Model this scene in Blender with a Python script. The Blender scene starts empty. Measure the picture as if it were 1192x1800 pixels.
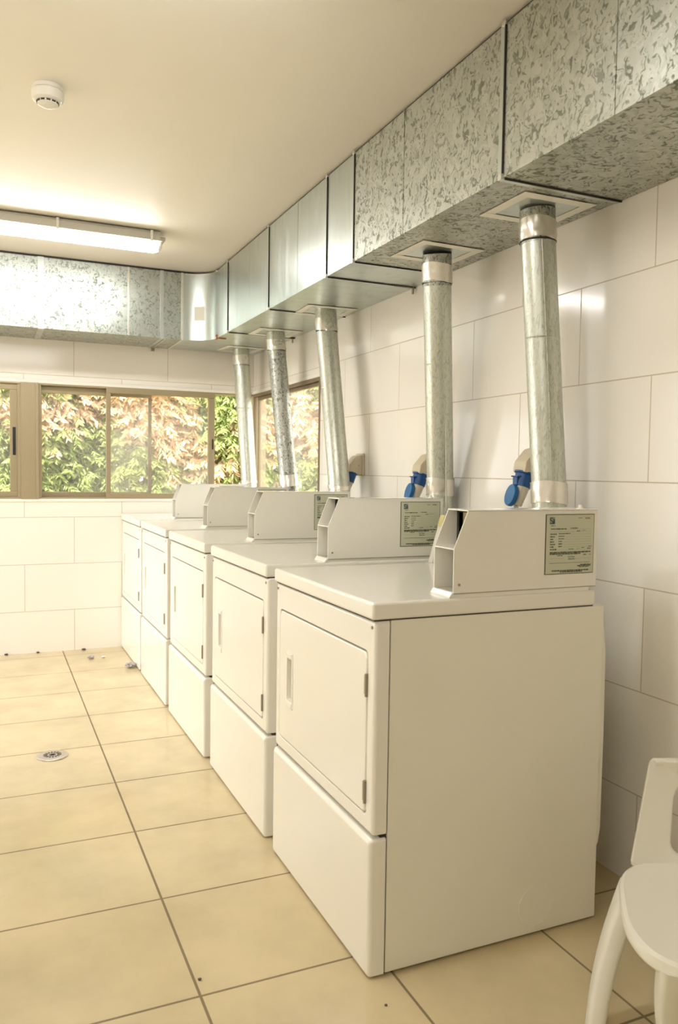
import bpy, bmesh, math, random
from mathutils import Vector, Matrix
PI = math.pi
SC = bpy.context.scene
COL = SC.collection

# ------------------------------------------------------------------ camera
FPX = 1390.77
cam_d = bpy.data.cameras.new('camera'); cam = bpy.data.objects.new('camera', cam_d); COL.objects.link(cam)
cam_d.sensor_fit = 'VERTICAL'; cam_d.sensor_height = 23.6; cam_d.sensor_width = 15.6
cam_d.lens = FPX / 1800 * 23.6
cam_d.clip_start = 0.02
R_ = Vector((0.91464256, -0.40400649, 0.01441355)); U_ = Vector((0.00759564, 0.0528217, 0.99857507)); F_ = Vector((0.40419216, 0.91322977, -0.05138167))
M = Matrix((R_, U_, -F_)).transposed().to_4x4(); M.translation = Vector((-0.80447813, -1.60225371, 1.18734234))
cam.matrix_world = M
cam_d.dof.use_dof = True; cam_d.dof.focus_distance = 2.9; cam_d.dof.aperture_fstop = 4.0
SC.camera = cam

# ------------------------------------------------------------------ world, sun, view
SC.view_settings.view_transform = 'Standard'; SC.view_settings.look = 'None'
SC.view_settings.gamma = 1.0; SC.view_settings.use_curve_mapping = False
SC.view_settings.exposure = 0.83
w = bpy.data.worlds.new('sky'); SC.world = w; w.use_nodes = True
bg = w.node_tree.nodes['Background']; bg.inputs[0].default_value = (0.98, 0.985, 1.0, 1); bg.inputs[1].default_value = 2.4
sd = bpy.data.lights.new('sun', 'SUN'); sd.energy = 7.0; sd.angle = math.radians(3); sd.color = (1, .93, .8)
sun = bpy.data.objects.new('sun', sd); COL.objects.link(sun)
sun.rotation_euler = Vector((-.25, -.42, 1)).to_track_quat('Z', 'Y').to_euler()
def portal(loc, rot, sx, sy):
    d = bpy.data.lights.new('window_daylight_portal', 'AREA'); d.shape = 'RECTANGLE'; d.size = sx; d.size_y = sy
    d.cycles.is_portal = True
    o = bpy.data.objects.new('window_daylight_portal', d); o.location = loc; o.rotation_euler = rot; COL.objects.link(o)
portal((.19, 3.90, 1.35), (-PI/2, 0, 0), 3.0, .75)
portal((1.05, 3.14, 1.35), (0, PI/2, 0), .75, 1.25)
portal((-2.86, 2.6, 1.1), (0, -PI/2, 0), 2.2, 2.1)
# added area lamp strengthens the low daylight through the glass door on the left
ad = bpy.data.lights.new('door_daylight_fill', 'AREA'); ad.shape = 'RECTANGLE'; ad.size = 1.9; ad.size_y = 1.6; ad.energy = 9; ad.color = (.95, .97, 1); ad.spread = math.radians(60)
ao = bpy.data.objects.new('door_daylight_fill', ad); COL.objects.link(ao); ao.location = (-3.6, 2.75, 1.9)
ao.rotation_euler = (Vector((-3.6, 2.75, 1.9)) - Vector((-.5, 2.75, .0))).to_track_quat('Z', 'Y').to_euler()
SC.cycles.max_bounces = 10; SC.cycles.diffuse_bounces = 6; SC.cycles.glossy_bounces = 4; SC.cycles.transparent_max_bounces = 12
SC.cycles.caustics_reflective = False; SC.cycles.caustics_refractive = False
SC.cycles.sample_clamp_indirect = 6

# ------------------------------------------------------------------ constants of the room
XR, YW, ZC = 0.897, 3.757, 2.412
XL, YB = -2.8, -3.6
W, D, H, PITCH = 0.680, 0.672, 0.889, 0.7685

# ------------------------------------------------------------------ materials
def nodes(name):
    m = bpy.data.materials.new(name); m.use_nodes = True
    return m, m.node_tree, m.node_tree.nodes['Principled BSDF']
def mat(name, col, rough=.5, metal=0, spec=.5, coat=0, emit=None, es=0, noise=0, nscale=8):
    m, t, b = nodes(name)
    b.inputs['Base Color'].default_value = (*col, 1); b.inputs['Roughness'].default_value = rough
    b.inputs['Metallic'].default_value = metal; b.inputs['Specular IOR Level'].default_value = spec
    b.inputs['Coat Weight'].default_value = coat; b.inputs['Coat Roughness'].default_value = .08
    if emit: b.inputs['Emission Color'].default_value = (*emit, 1); b.inputs['Emission Strength'].default_value = es
    if noise:
        tc = t.nodes.new('ShaderNodeTexCoord'); n = t.nodes.new('ShaderNodeTexNoise'); n.inputs['Scale'].default_value = nscale; n.inputs['Detail'].default_value = 4
        mx = t.nodes.new('ShaderNodeMix'); mx.data_type = 'RGBA'
        mx.inputs[6].default_value = tuple(c*(1-noise) for c in col) + (1,); mx.inputs[7].default_value = tuple(min(1, c*(1+noise)) for c in col) + (1,)
        t.links.new(tc.outputs['Object'], n.inputs['Vector']); t.links.new(n.outputs['Fac'], mx.inputs[0]); t.links.new(mx.outputs[2], b.inputs['Base Color'])
    return m
def tile_mat(name, axis, shift, bw, rh, z0, col, col2, grout, mort, offset, rough, bump=.15, mott=0, wob=0):
    """glazed tiles laid out in metres: u along `axis`, v along z (or y for the floor)"""
    m, t, b = nodes(name); N = t.nodes; L = t.links
    tc = N.new('ShaderNodeTexCoord'); sp = N.new('ShaderNodeSeparateXYZ'); L.new(tc.outputs['Object'], sp.inputs[0])
    cb = N.new('ShaderNodeCombineXYZ')
    ax = N.new('ShaderNodeMath'); ax.operation = 'SUBTRACT'; ax.inputs[1].default_value = shift - 60*bw
    az = N.new('ShaderNodeMath'); az.operation = 'SUBTRACT'; az.inputs[1].default_value = z0 - 60*rh
    L.new(sp.outputs['XYZ'.index(axis)], ax.inputs[0]); L.new(sp.outputs['Y' if axis == 'X' and name.startswith('floor') else 'Z'], az.inputs[0])
    L.new(ax.outputs[0], cb.inputs[0]); L.new(az.outputs[0], cb.inputs[1])
    br = N.new('ShaderNodeTexBrick'); L.new(cb.outputs[0], br.inputs['Vector'])
    br.offset = offset; br.offset_frequency = 2; br.squash = 1
    br.inputs['Scale'].default_value = 1; br.inputs['Brick Width'].default_value = bw; br.inputs['Row Height'].default_value = rh
    br.inputs['Mortar Size'].default_value = mort; br.inputs['Mortar Smooth'].default_value = .1
    br.inputs['Color1'].default_value = (*col, 1); br.inputs['Color2'].default_value = (*col2, 1); br.inputs['Mortar'].default_value = (*grout, 1)
    src = br.outputs['Color']
    if mott:
        n = N.new('ShaderNodeTexNoise'); n.inputs['Scale'].default_value = 3.2; n.inputs['Detail'].default_value = 6; n.inputs['Roughness'].default_value = .62
        L.new(tc.outputs['Object'], n.inputs['Vector'])
        r = N.new('ShaderNodeMapRange'); r.inputs[1].default_value = .3; r.inputs[2].default_value = .7; r.inputs[3].default_value = 1-mott; r.inputs[4].default_value = 1+mott*.4
        L.new(n.outputs['Fac'], r.inputs[0])
        v = N.new('ShaderNodeVectorMath'); v.operation = 'SCALE'; L.new(src, v.inputs[0]); L.new(r.outputs[0], v.inputs['Scale']); src = v.outputs[0]
    L.new(src, b.inputs['Base Color']); b.inputs['Specular IOR Level'].default_value = .4
    rr = N.new('ShaderNodeMapRange'); rr.inputs[3].default_value = rough; rr.inputs[4].default_value = .8; L.new(br.outputs['Fac'], rr.inputs[0]); L.new(rr.outputs[0], b.inputs['Roughness'])
    bp = N.new('ShaderNodeBump'); bp.inputs['Strength'].default_value = bump; bp.inputs['Distance'].default_value = .002; bp.invert = True
    L.new(br.outputs['Fac'], bp.inputs['Height'])
    if wob:
        n2 = N.new('ShaderNodeTexNoise'); n2.inputs['Scale'].default_value = 2.5; L.new(tc.outputs['Object'], n2.inputs['Vector'])
        b2 = N.new('ShaderNodeBump'); b2.inputs['Strength'].default_value = wob; b2.inputs['Distance'].default_value = .01
        L.new(n2.outputs['Fac'], b2.inputs['Height']); L.new(b2.outputs[0], bp.inputs['Normal'])
    L.new(bp.outputs[0], b.inputs['Normal'])
    return m
def galv(name, light, dark, rough, amount, scale=24, streak=1.0, metal=.9):
    """zinc-coated sheet: crisp-edged crystal flakes over a bright base"""
    m, t, b = nodes(name); N = t.nodes; L = t.links
    tc = N.new('ShaderNodeTexCoord'); mp = N.new('ShaderNodeMapping'); L.new(tc.outputs['Object'], mp.inputs[0])
    mp.inputs['Scale'].default_value = (1, 1, streak)
    n0 = N.new('ShaderNodeTexNoise'); n0.inputs['Scale'].default_value = scale*.7; n0.inputs['Detail'].default_value = 2; L.new(mp.outputs[0], n0.inputs['Vector'])
    ad = N.new('ShaderNodeVectorMath'); ad.operation = 'MULTIPLY_ADD'; ad.inputs[1].default_value = (.12, .12, .12)
    L.new(n0.outputs['Color'], ad.inputs[0]); L.new(mp.outputs[0], ad.inputs[2])
    def strokes(rot, sc, lo, hi):
        q = N.new('ShaderNodeMapping'); q.inputs['Rotation'].default_value = rot; q.inputs['Scale'].default_value = sc; L.new(ad.outputs[0], q.inputs[0])
        n1 = N.new('ShaderNodeTexNoise'); n1.inputs['Scale'].default_value = scale; n1.inputs['Detail'].default_value = 1.2; n1.inputs['Distortion'].default_value = .5; L.new(q.outputs[0], n1.inputs['Vector'])
        c = N.new('ShaderNodeMapRange'); c.inputs[1].default_value = lo; c.inputs[2].default_value = hi; c.inputs[3].default_value = 1; c.inputs[4].default_value = 0; L.new(n1.outputs['Fac'], c.inputs[0]); return c
    s1 = strokes((.7, .3, .5), (1.9, 1.9, .75), .345, .42); s2 = strokes((-.5, -.4, .9), (1.7, 2.1, .7), .335, .41)
    cr = N.new('ShaderNodeMath'); cr.operation = 'MAXIMUM'; L.new(s1.outputs[0], cr.inputs[0]); L.new(s2.outputs[0], cr.inputs[1])
    vo = N.new('ShaderNodeTexVoronoi'); vo.inputs['Scale'].default_value = scale*1.3; L.new(ad.outputs[0], vo.inputs['Vector'])
    sep = N.new('ShaderNodeSeparateColor'); L.new(vo.outputs['Color'], sep.inputs[0])
    f1 = N.new('ShaderNodeMath'); f1.operation = 'MULTIPLY'; f1.inputs[1].default_value = .30; L.new(sep.outputs[0], f1.inputs[0])
    f2 = N.new('ShaderNodeMath'); f2.operation = 'MULTIPLY_ADD'; f2.inputs[1].default_value = .75; L.new(cr.outputs[0], f2.inputs[0]); L.new(f1.outputs[0], f2.inputs[2])
    f3 = N.new('ShaderNodeMath'); f3.operation = 'MULTIPLY'; f3.inputs[1].default_value = amount; f3.use_clamp = True; L.new(f2.outputs[0], f3.inputs[0])
    mx = N.new('ShaderNodeMix'); mx.data_type = 'RGBA'; mx.inputs[6].default_value = (*light, 1); mx.inputs[7].default_value = (*dark, 1)
    L.new(f3.outputs[0], mx.inputs[0]); L.new(mx.outputs[2], b.inputs['Base Color'])
    b.inputs['Metallic'].default_value = metal
    mr = N.new('ShaderNodeMapRange'); mr.inputs[3].default_value = rough; mr.inputs[4].default_value = rough + .18; L.new(f3.outputs[0], mr.inputs[0]); L.new(mr.outputs[0], b.inputs['Roughness'])
    n3 = N.new('ShaderNodeTexNoise'); n3.inputs['Scale'].default_value = 4; L.new(tc.outputs['Object'], n3.inputs['Vector'])
    bp = N.new('ShaderNodeBump'); bp.inputs['Strength'].default_value = .25; bp.inputs['Distance'].default_value = .01
    L.new(n3.outputs['Fac'], bp.inputs['Height']); L.new(bp.outputs[0], b.inputs['Normal'])
    return m
def glass_mat(name, dust, tint=(1, 1, 1), scale=2.0):
    """thin window pane: see-through, mirror at grazing angles, veiled by a film of dust"""
    m = bpy.data.materials.new(name); m.use_nodes = True; t = m.node_tree; N = t.nodes; L = t.links
    N.clear(); out = N.new('ShaderNodeOutputMaterial')
    tr = N.new('ShaderNodeBsdfTransparent'); tr.inputs[0].default_value = (*tint, 1)
    gl = N.new('ShaderNodeBsdfGlossy'); gl.inputs['Roughness'].default_value = .02
    lw = N.new('ShaderNodeLayerWeight'); lw.inputs[0].default_value = .5
    pw = N.new('ShaderNodeMath'); pw.operation = 'POWER'; pw.inputs[1].default_value = 5; L.new(lw.outputs['Facing'], pw.inputs[0])
    fr = N.new('ShaderNodeMath'); fr.operation = 'MULTIPLY_ADD'; fr.inputs[1].default_value = .92; fr.inputs[2].default_value = .04; L.new(pw.outputs[0], fr.inputs[0])
    a = N.new('ShaderNodeMixShader'); L.new(fr.outputs[0], a.inputs[0]); L.new(tr.outputs[0], a.inputs[1]); L.new(gl.outputs[0], a.inputs[2])
    tl = N.new('ShaderNodeBsdfTranslucent'); tl.inputs[0].default_value = (.95, .93, .88, 1)
    tc = N.new('ShaderNodeTexCoord'); n = N.new('ShaderNodeTexNoise'); n.inputs['Scale'].default_value = scale; n.inputs['Detail'].default_value = 5
    L.new(tc.outputs['Object'], n.inputs['Vector'])
    mr = N.new('ShaderNodeMapRange'); mr.inputs[1].default_value = .3; mr.inputs[2].default_value = .7; mr.inputs[3].default_value = dust*.5; mr.inputs[4].default_value = dust*1.5
    L.new(n.outputs['Fac'], mr.inputs[0])
    b = N.new('ShaderNodeMixShader'); L.new(mr.outputs[0], b.inputs[0]); L.new(a.outputs[0], b.inputs[1]); L.new(tl.outputs[0], b.inputs[2])
    L.new(b.outputs[0], out.inputs[0])
    return m
def leaf_mat(name, c1, c2):
    m = bpy.data.materials.new(name); m.use_nodes = True; t = m.node_tree; N = t.nodes; L = t.links
    N.clear(); out = N.new('ShaderNodeOutputMaterial')
    g = N.new('ShaderNodeNewGeometry'); mx = N.new('ShaderNodeMix'); mx.data_type = 'RGBA'
    mx.inputs[6].default_value = (*c1, 1); mx.inputs[7].default_value = (*c2, 1); L.new(g.outputs['Random Per Island'], mx.inputs[0])
    d = N.new('ShaderNodeBsdfDiffuse'); tl = N.new('ShaderNodeBsdfTranslucent'); L.new(mx.outputs[2], d.inputs[0]); L.new(mx.outputs[2], tl.inputs[0])
    s = N.new('ShaderNodeMixShader'); s.inputs[0].default_value = .35; L.new(d.outputs[0], s.inputs[1]); L.new(tl.outputs[0], s.inputs[2]); L.new(s.outputs[0], out.inputs[0])
    return m

WALLC = (.86, .83, .765)
M_FAR = tile_mat('white_wall_tile_far', 'X', -.603, .600, .3005, -.0335, WALLC, (.855, .825, .76), (.56, .49, .38), .0020, .5, .12, wob=.03)
M_RIGHT = tile_mat('white_wall_tile_right', 'Y', .390, .600, .3005, -.0335, WALLC, (.855, .825, .76), (.56, .49, .38), .0020, .5, .12, wob=.03)
M_FLOOR = tile_mat('floor_tile_beige', 'X', -.377, .4402, .4402, .537, (.625, .520, .325), (.605, .500, .308), (.23, .175, .10), .0035, 0, .17, bump=.3, mott=.16)
M_CEIL = mat('ceiling_paint', (.86, .825, .75), .55, noise=.02, nscale=3)
M_PLASTER = mat('plaster', (.78, .74, .66), .7)
M_TRIM = mat('white_edge_trim', (.85, .83, .78), .4)
M_ENAMEL = mat('white_enamel', (.84, .82, .75), .15, spec=.5, coat=.35)
M_SIDE = mat('white_enamel_side_panel', (.83, .81, .71), .34, spec=.4, noise=.02, nscale=5)
M_DARK = mat('dark_gap', (.035, .03, .022), .8)
M_CUP = mat('handle_recess_grey', (.42, .39, .31), .5)
M_HINGE = mat('hinge_steel', (.33, .30, .24), .4, metal=.6)
M_STEEL = mat('bright_steel', (.70, .68, .62), .28, metal=1)
M_SPANGLE = galv('galvanised_spangle', (.52, .53, .475), (.19, .195, .15), .40, 1.0, 30, metal=.78)
M_SPANGLE_FAR = galv('galvanised_spangle_pale', (.48, .51, .47), (.20, .22, .19), .32, .9, 30, metal=.88)
M_SMOOTH = galv('galvanised_smooth', (.58, .63, .61), (.50, .54, .52), .28, .5, 9, .25, metal=.88)
M_PIPE = galv('galvanised_pipe', (.62, .64, .57), (.40, .41, .34), .34, .8, 60, .25, metal=.75)
M_PIPE_S = galv('galvanised_pipe_spangled', (.50, .51, .46), (.12, .125, .10), .38, 1.0, 50, .6, metal=.7)
M_TAPE = mat('aluminium_tape', (.80, .77, .70), .30, metal=.85, noise=.10, nscale=40)
M_TAPE_P = mat('pale_tape', (.80, .78, .70), .45, noise=.05, nscale=30)
M_RUST = mat('rust', (.35, .13, .03), .8)
M_FRAME = mat('bronze_aluminium', (.38, .315, .20), .38, metal=.35)
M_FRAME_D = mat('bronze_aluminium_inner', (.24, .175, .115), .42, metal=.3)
M_BLACK = mat('black_plastic', (.015, .014, .012), .4)
M_BLUE = mat('blue_plastic', (.010, .075, .24), .35)
M_BLUE_L = mat('blue_plastic_flap', (.012, .13, .34), .32)
M_BEIGE = mat('beige_plastic', (.60, .52, .37), .45)
M_PLUG = mat('ivory_plastic', (.66, .60, .47), .45)
M_WPLASTIC = mat('white_plastic', (.82, .80, .74), .4)
M_CHAIR = mat('chair_plastic', (.80, .78, .68), .38, spec=.4)
M_DIFF = mat('lamp_diffuser_lit', (.9, .9, .9), .4, emit=(1.0, .995, .97), es=17)
M_HOUS = mat('lamp_housing_grey', (.52, .51, .46), .5)
M_CLIP = mat('clear_clip', (.75, .75, .70), .25)
M_PAPER = mat('certificate_paper', (.56, .57, .43), .25, spec=.6)
M_INK = mat('certificate_ink', (.10, .105, .07), .6)
M_INK_L = mat('certificate_ink_pale', (.30, .31, .23), .6)
M_INK_B = mat('certificate_logo_blue', (.05, .10, .16), .6)
M_RED = mat('certificate_ink_red', (.25, .04, .03), .6)
M_MECH = mat('brass_mechanism', (.20, .16, .08), .4, metal=.5, noise=.5, nscale=30)
M_LINT = mat('grey_lint', (.42, .37, .36), .9, noise=.3, nscale=60)
M_DIRT = mat('dark_dirt', (.10, .08, .06), .9)
M_DRAIN = mat('drain_steel', (.56, .50, .45), .3, metal=.9)
M_YEL = mat('yellow_paper', (.75, .68, .33), .6)
M_GLASS = glass_mat('window_glass_dusty', .05)
M_GLASS2 = glass_mat('window_glass_hazy', .12, (1, .99, .96), 3)
M_GLASS3 = glass_mat('window_glass_side', .07, (1, .99, .95), 2.5)
M_LEAF_DRY = leaf_mat('leaf_dry', (.76, .56, .36), (.90, .76, .57))
M_LEAF_G = leaf_mat('leaf_green', (.30, .40, .12), (.56, .62, .28))
M_BARK = mat('bark', (.20, .13, .07), .9, noise=.3, nscale=20)
M_GROUND = mat('ground_soil', (.40, .33, .22), .9, noise=.2, nscale=4)

# ------------------------------------------------------------------ mesh helpers
class MB:
    def __init__(s): s.bm = bmesh.new(); s.mats = []
    def mi(s, m):
        if m not in s.mats: s.mats.append(m)
        return s.mats.index(m)
    def _new(s, fn, m):
        n0 = set(s.bm.faces); fn()
        i = s.mi(m)
        for f in s.bm.faces:
            if f not in n0: f.material_index = i
    def box(s, x0, x1, y0, y1, z0, z1, m, bev=0, seg=2, mx=None):
        t = bmesh.new(); r = bmesh.ops.create_cube(t, size=1)
        for v in t.verts: v.co = Vector(((x0+x1)/2 + v.co.x*(x1-x0), (y0+y1)/2 + v.co.y*(y1-y0), (z0+z1)/2 + v.co.z*(z1-z0)))
        if bev: bmesh.ops.bevel(t, geom=list(t.edges), offset=bev, segments=seg, profile=.5, affect='EDGES', clamp_overlap=True)
        s.merge(t, m, mx)
    def merge(s, t, m, mx=None):
        if mx is not None: bmesh.ops.transform(t, matrix=mx, verts=t.verts)
        i = s.mi(m); vm = {}
        for v in t.verts: vm[v] = s.bm.verts.new(v.co)
        for f in t.faces:
            try: nf = s.bm.faces.new([vm[v] for v in f.verts]); nf.material_index = i
            except ValueError: pass
        t.free()
    def tube(s, pts, rad, m, n=24, caps=True, mx=None):
        """swept tube; rad a number or one per point"""
        t = bmesh.new(); pts = [Vector(p) for p in pts]
        rr = rad if isinstance(rad, (list, tuple)) else [rad]*len(pts)
        rings = []; up = None
        for i, p in enumerate(pts):
            d = (pts[min(i+1, len(pts)-1)] - pts[max(i-1, 0)]).normalized()
            if up is None: up = Vector((0, 1, 0)) if abs(d.y) < .9 else Vector((1, 0, 0))
            a = (up - d*up.dot(d)).normalized(); up = a; b = d.cross(a)
            rings.append([t.verts.new(p + (a*math.cos(2*PI*k/n) + b*math.sin(2*PI*k/n))*rr[i]) for k in range(n)])
        for i in range(len(rings)-1):
            for k in range(n): t.faces.new([rings[i][k], rings[i][(k+1) % n], rings[i+1][(k+1) % n], rings[i+1][k]])
        if caps: t.faces.new(rings[0][::-1]); t.faces.new(rings[-1])
        s.merge(t, m, mx)
    def loft(s, loops, m, cap0=False, cap1=False, mx=None, closed=True):
        t = bmesh.new(); R = [[t.verts.new(p) for p in lp] for lp in loops]; n = len(R[0])
        for i in range(len(R)-1):
            for k in range(n if closed else n-1): t.faces.new([R[i][k], R[i][(k+1) % n], R[i+1][(k+1) % n], R[i+1][k]])
        if cap0: t.faces.new(R[0][::-1])
        if cap1: t.faces.new(R[-1])
        s.merge(t, m, mx)
    def prism(s, poly, fn, a, b, m, bev=0, mx=None):
        """poly of 2-D points extruded from a to b; fn(u,v,w)->3-D"""
        t = bmesh.new(); A = [t.verts.new(fn(u, v, a)) for u, v in poly]; B = [t.verts.new(fn(u, v, b)) for u, v in poly]; n = len(poly)
        t.faces.new(A[::-1]); t.faces.new(B)
        for k in range(n): t.faces.new([A[k], A[(k+1) % n], B[(k+1) % n], B[k]])
        if bev:
            bmesh.ops.recalc_face_normals(t, faces=t.faces)
            bmesh.ops.bevel(t, geom=list(t.edges), offset=bev, segments=2, profile=.5, affect='EDGES', clamp_overlap=True)
        s.merge(t, m, mx)
    def build(s, name, parent=None, sharp=35, flat=False, recalc=True):
        if recalc: bmesh.ops.recalc_face_normals(s.bm, faces=s.bm.faces)
        if not flat:
            for f in s.bm.faces: f.smooth = True
            ca = math.radians(sharp)
            for e in s.bm.edges:
                if len(e.link_faces) == 2:
                    if e.calc_face_angle(0) > ca: e.smooth = False
        me = bpy.data.meshes.new(name); s.bm.to_mesh(me); s.bm.free()
        for m in s.mats: me.materials.append(m)
        o = bpy.data.objects.new(name, me); COL.objects.link(o)
        if parent: o.parent = parent
        if not flat: wn = o.modifiers.new('weighted_normal', 'WEIGHTED_NORMAL'); wn.keep_sharp = True; wn.weight = 80
        return o
def tag(o, label=None, cat=None, group=None, kind=None):
    if label: o['label'] = label
    if cat: o['category'] = cat
    if group: o['group'] = group
    if kind: o['kind'] = kind
    return o
def empty(name, loc=(0, 0, 0), rz=0):
    o = bpy.data.objects.new(name, None); o.empty_display_size = .1; o.location = loc; o.rotation_euler = (0, 0, rz); COL.objects.link(o); return o
def copy_tree(o, parent=None):
    c = o.copy(); COL.objects.link(c); c.parent = parent
    for ch in list(o.children): copy_tree(ch, c)
    return c
def rrect(x, y0, y1, z0, z1, r, n=5):
    """rounded rectangle loop in the y-z plane"""
    out = []
    for cy, cz, a0 in ((y1-r, z1-r, 0), (y0+r, z1-r, PI/2), (y0+r, z0+r, PI), (y1-r, z0+r, 1.5*PI)):
        for k in range(n+1):
            a = a0 + PI/2*k/n; out.append((x, cy + r*math.cos(a), cz + r*math.sin(a)))
    return out
def bow(m0, m1, f): return [m0 + (m1-m0)*f]

# ------------------------------------------------------------------ room shell
def shell(name, boxes, m):
    b = MB()
    for q in boxes: b.box(*q, m)
    return tag(b.build(name, flat=True), kind='structure')
T = .14
shell('floor', [(XL-T, XR+T, YB-T, YW+T, -.1, 0)], M_FLOOR)
shell('ceiling', [(XL-T, XR+T, YB-T, YW+T, ZC, ZC+.12)], M_CEIL)
WZ0, WZ1 = .985, 1.716
shell('wall_far', [(XL-T, XR+T, YW, YW+T, 0, WZ0), (XL-T, XR+T, YW, YW+T, WZ1, ZC), (XL-T, -2.0, YW, YW+T, WZ0, WZ1)], M_FAR)
shell('wall_right', [(XR, XR+T, YB-T, YW, 0, WZ0), (XR, XR+T, YB-T, YW, WZ1, ZC), (XR, XR+T, YB-T, 2.52, WZ0, WZ1)], M_RIGHT)
shell('wall_left', [(XL-T, XL, YB-T, 1.5, 0, ZC), (XL-T, XL, 3.7, YW, 0, ZC), (XL-T, XL, 1.5, 3.7, 2.15, ZC)], M_RIGHT)
shell('wall_back', [(XL, XR, YB-T, YB, 0, ZC)], M_FAR)
shell('ground', [(-9, 12, YW+T, 16, -.3, -.06), (XR+T, 12, -6, YW+T, -.3, -.06), (-9, XL-T, -6, YW+T, -.3, -.06)], M_GROUND)
# white edge trims over and under the windows
b = MB(); b.box(-2.0, XR, YW-.007, YW+.02, .968, .986, M_TRIM, .002); b.box(XR-.007, XR+.02, 2.5, YW-.007, .968, .986, M_TRIM, .002)
tag(b.build('trim_1'), kind='structure')
b = MB(); b.box(-2.0, XR, YW-.007, YW+.02, 1.715, 1.735, M_TRIM, .002); b.box(XR-.007, XR+.02, 2.5, YW-.007, 1.715, 1.735, M_TRIM, .002)
tag(b.build('trim_2'), kind='structure')

# ------------------------------------------------------------------ windows
def frame_rect(b, fn, u0, u1, v0, v1, wd, d0, d1, m, sides='LRTB', wt=None, wb=None):
    """rectangular profile frame; fn maps (u,v,w) box extents to a box call"""
    wt = wt or wd; wb = wb or wd
    if 'B' in sides: fn(b, u0, u1, v0, v0+wb, d0, d1, m)
    if 'T' in sides: fn(b, u0, u1, v1-wt, v1, d0, d1, m)
    if 'L' in sides: fn(b, u0, u0+wd, v0+wb, v1-wt, d0, d1, m)
    if 'R' in sides: fn(b, u1-wd, u1, v0+wb, v1-wt, d0, d1, m)
def fy(b, u0, u1, v0, v1, d0, d1, m): b.box(u0, u1, YW+d0, YW+d1, v0, v1, m, .0025)
def fx(b, u0, u1, v0, v1, d0, d1, m): b.box(XR+d0, XR+d1, u0, u1, v0, v1, m, .0025)
def sash(parent, fn, u0, u1, v0, v1, sl, sr, tt, tb, d0, d1, gm, handle=None, m=M_FRAME, ml=None, mr=None):
    b = MB(); fn(b, u0, u1, v0, v0+tb, d0, d1, m); fn(b, u0, u1, v1-tt, v1, d0, d1, m)
    fn(b, u0, u0+sl, v0+tb, v1-tt, d0, d1, ml or m); fn(b, u1-sr, u1, v0+tb, v1-tt, d0, d1, mr or m)
    s = b.build('sash', parent)
    g = MB(); dm = (d0+d1)/2; fn(g, u0+sl*.6, u1-sr*.6, v0+tb*.6, v1-tt*.6, dm-.001, dm+.001, gm); 
    g.build('glass_pane', s, flat=True)
    if handle:
        h = MB(); fn(h, *handle, d0-.004, d0+.003, M_BLACK); h.build('handle', s)
    return s
w1 = tag(empty('window_1', (0, 0, 0)), kind='structure')
b = MB(); frame_rect(b, fy, -2.0, -.612, WZ0, WZ1, .02, -.004, .09, M_FRAME, wt=.012, wb=.012); b.build('frame', w1)
b = MB(); fy(b, -.622, -.521, WZ0, WZ1, -.012, .08, M_FRAME); fy(b, -.640, -.622, WZ0, WZ1, -.002, .08, M_FRAME); fy(b, -.535, -.515, WZ0, WZ1, -.016, .08, M_FRAME); b.build('mullion', w1)
sash(w1, fy, -1.35, -.628, WZ0+.012, WZ1-.012, .04, .056, .035, .035, .012, .036, M_GLASS, (-.668, -.650, 1.26, 1.435))
sash(w1, fy, -1.98, -1.31, WZ0+.012, WZ1-.012, .04, .04, .035, .035, .045, .069, M_GLASS)
w2 = tag(empty('window_2', (0, 0, 0)), kind='structure')
b = MB(); frame_rect(b, fy, -.516, XR+.02, WZ0, WZ1, .016, -.002, .09, M_FRAME, wt=.012, wb=.010); b.build('frame', w2)
sash(w2, fy, -.500, .200, WZ0+.010, WZ1-.012, .006, .022, .045, .034, .048, .070, M_GLASS, mr=M_FRAME_D)
sash(w2, fy, -.102, .621, WZ0+.002, WZ1-.004, .028, .044, .036, .034, -.003, .028, M_GLASS2, (.602, .612, 1.325, 1.396))
for zz in (1.29, 1.45):
    b = MB(); b.box(.605, .609, YW-.005, YW-.002, zz, zz+.004, M_STEEL); b.build('handle_screw', w2)
w3 = tag(empty('window_3', (0, 0, 0)), kind='structure')
b = MB(); frame_rect(b, fx, 2.52, YW+.02, WZ0, WZ1, .022, -.004, .09, M_FRAME_D, wt=.022, wb=.012); b.build('frame', w3)
b = MB(); b.box(XR-.006, XR+.09, YW-.020, YW+.09, WZ0, WZ1, M_FRAME, .003); b.build('corner_post', w3)
sash(w3, fx, 2.545, 3.70, WZ0+.012, WZ1-.024, .012, .035, .02, .034, .014, .036, M_GLASS3, m=M_FRAME_D, mr=M_FRAME)

# door wall of sliding glass on the left (outside the photo, lets the daylight in)
dr = tag(empty('door_1', (0, 0, 0)), kind='structure')
b = MB()
for y0, y1 in ((1.5, 1.55), (2.58, 2.63), (3.65, 3.7)): b.box(XL-.09, XL-.02, y0, y1, 0, 2.15, M_FRAME, .003)
b.box(XL-.09, XL-.02, 1.5, 3.7, 2.10, 2.15, M_FRAME, .003); b.box(XL-.09, XL-.02, 1.5, 3.7, 0, .06, M_FRAME, .003); b.build('frame', dr)
b = MB(); b.box(XL-.056, XL-.054, 1.55, 3.65, .06, 2.1, M_GLASS); b.build('glass_pane', dr, flat=True)

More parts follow.
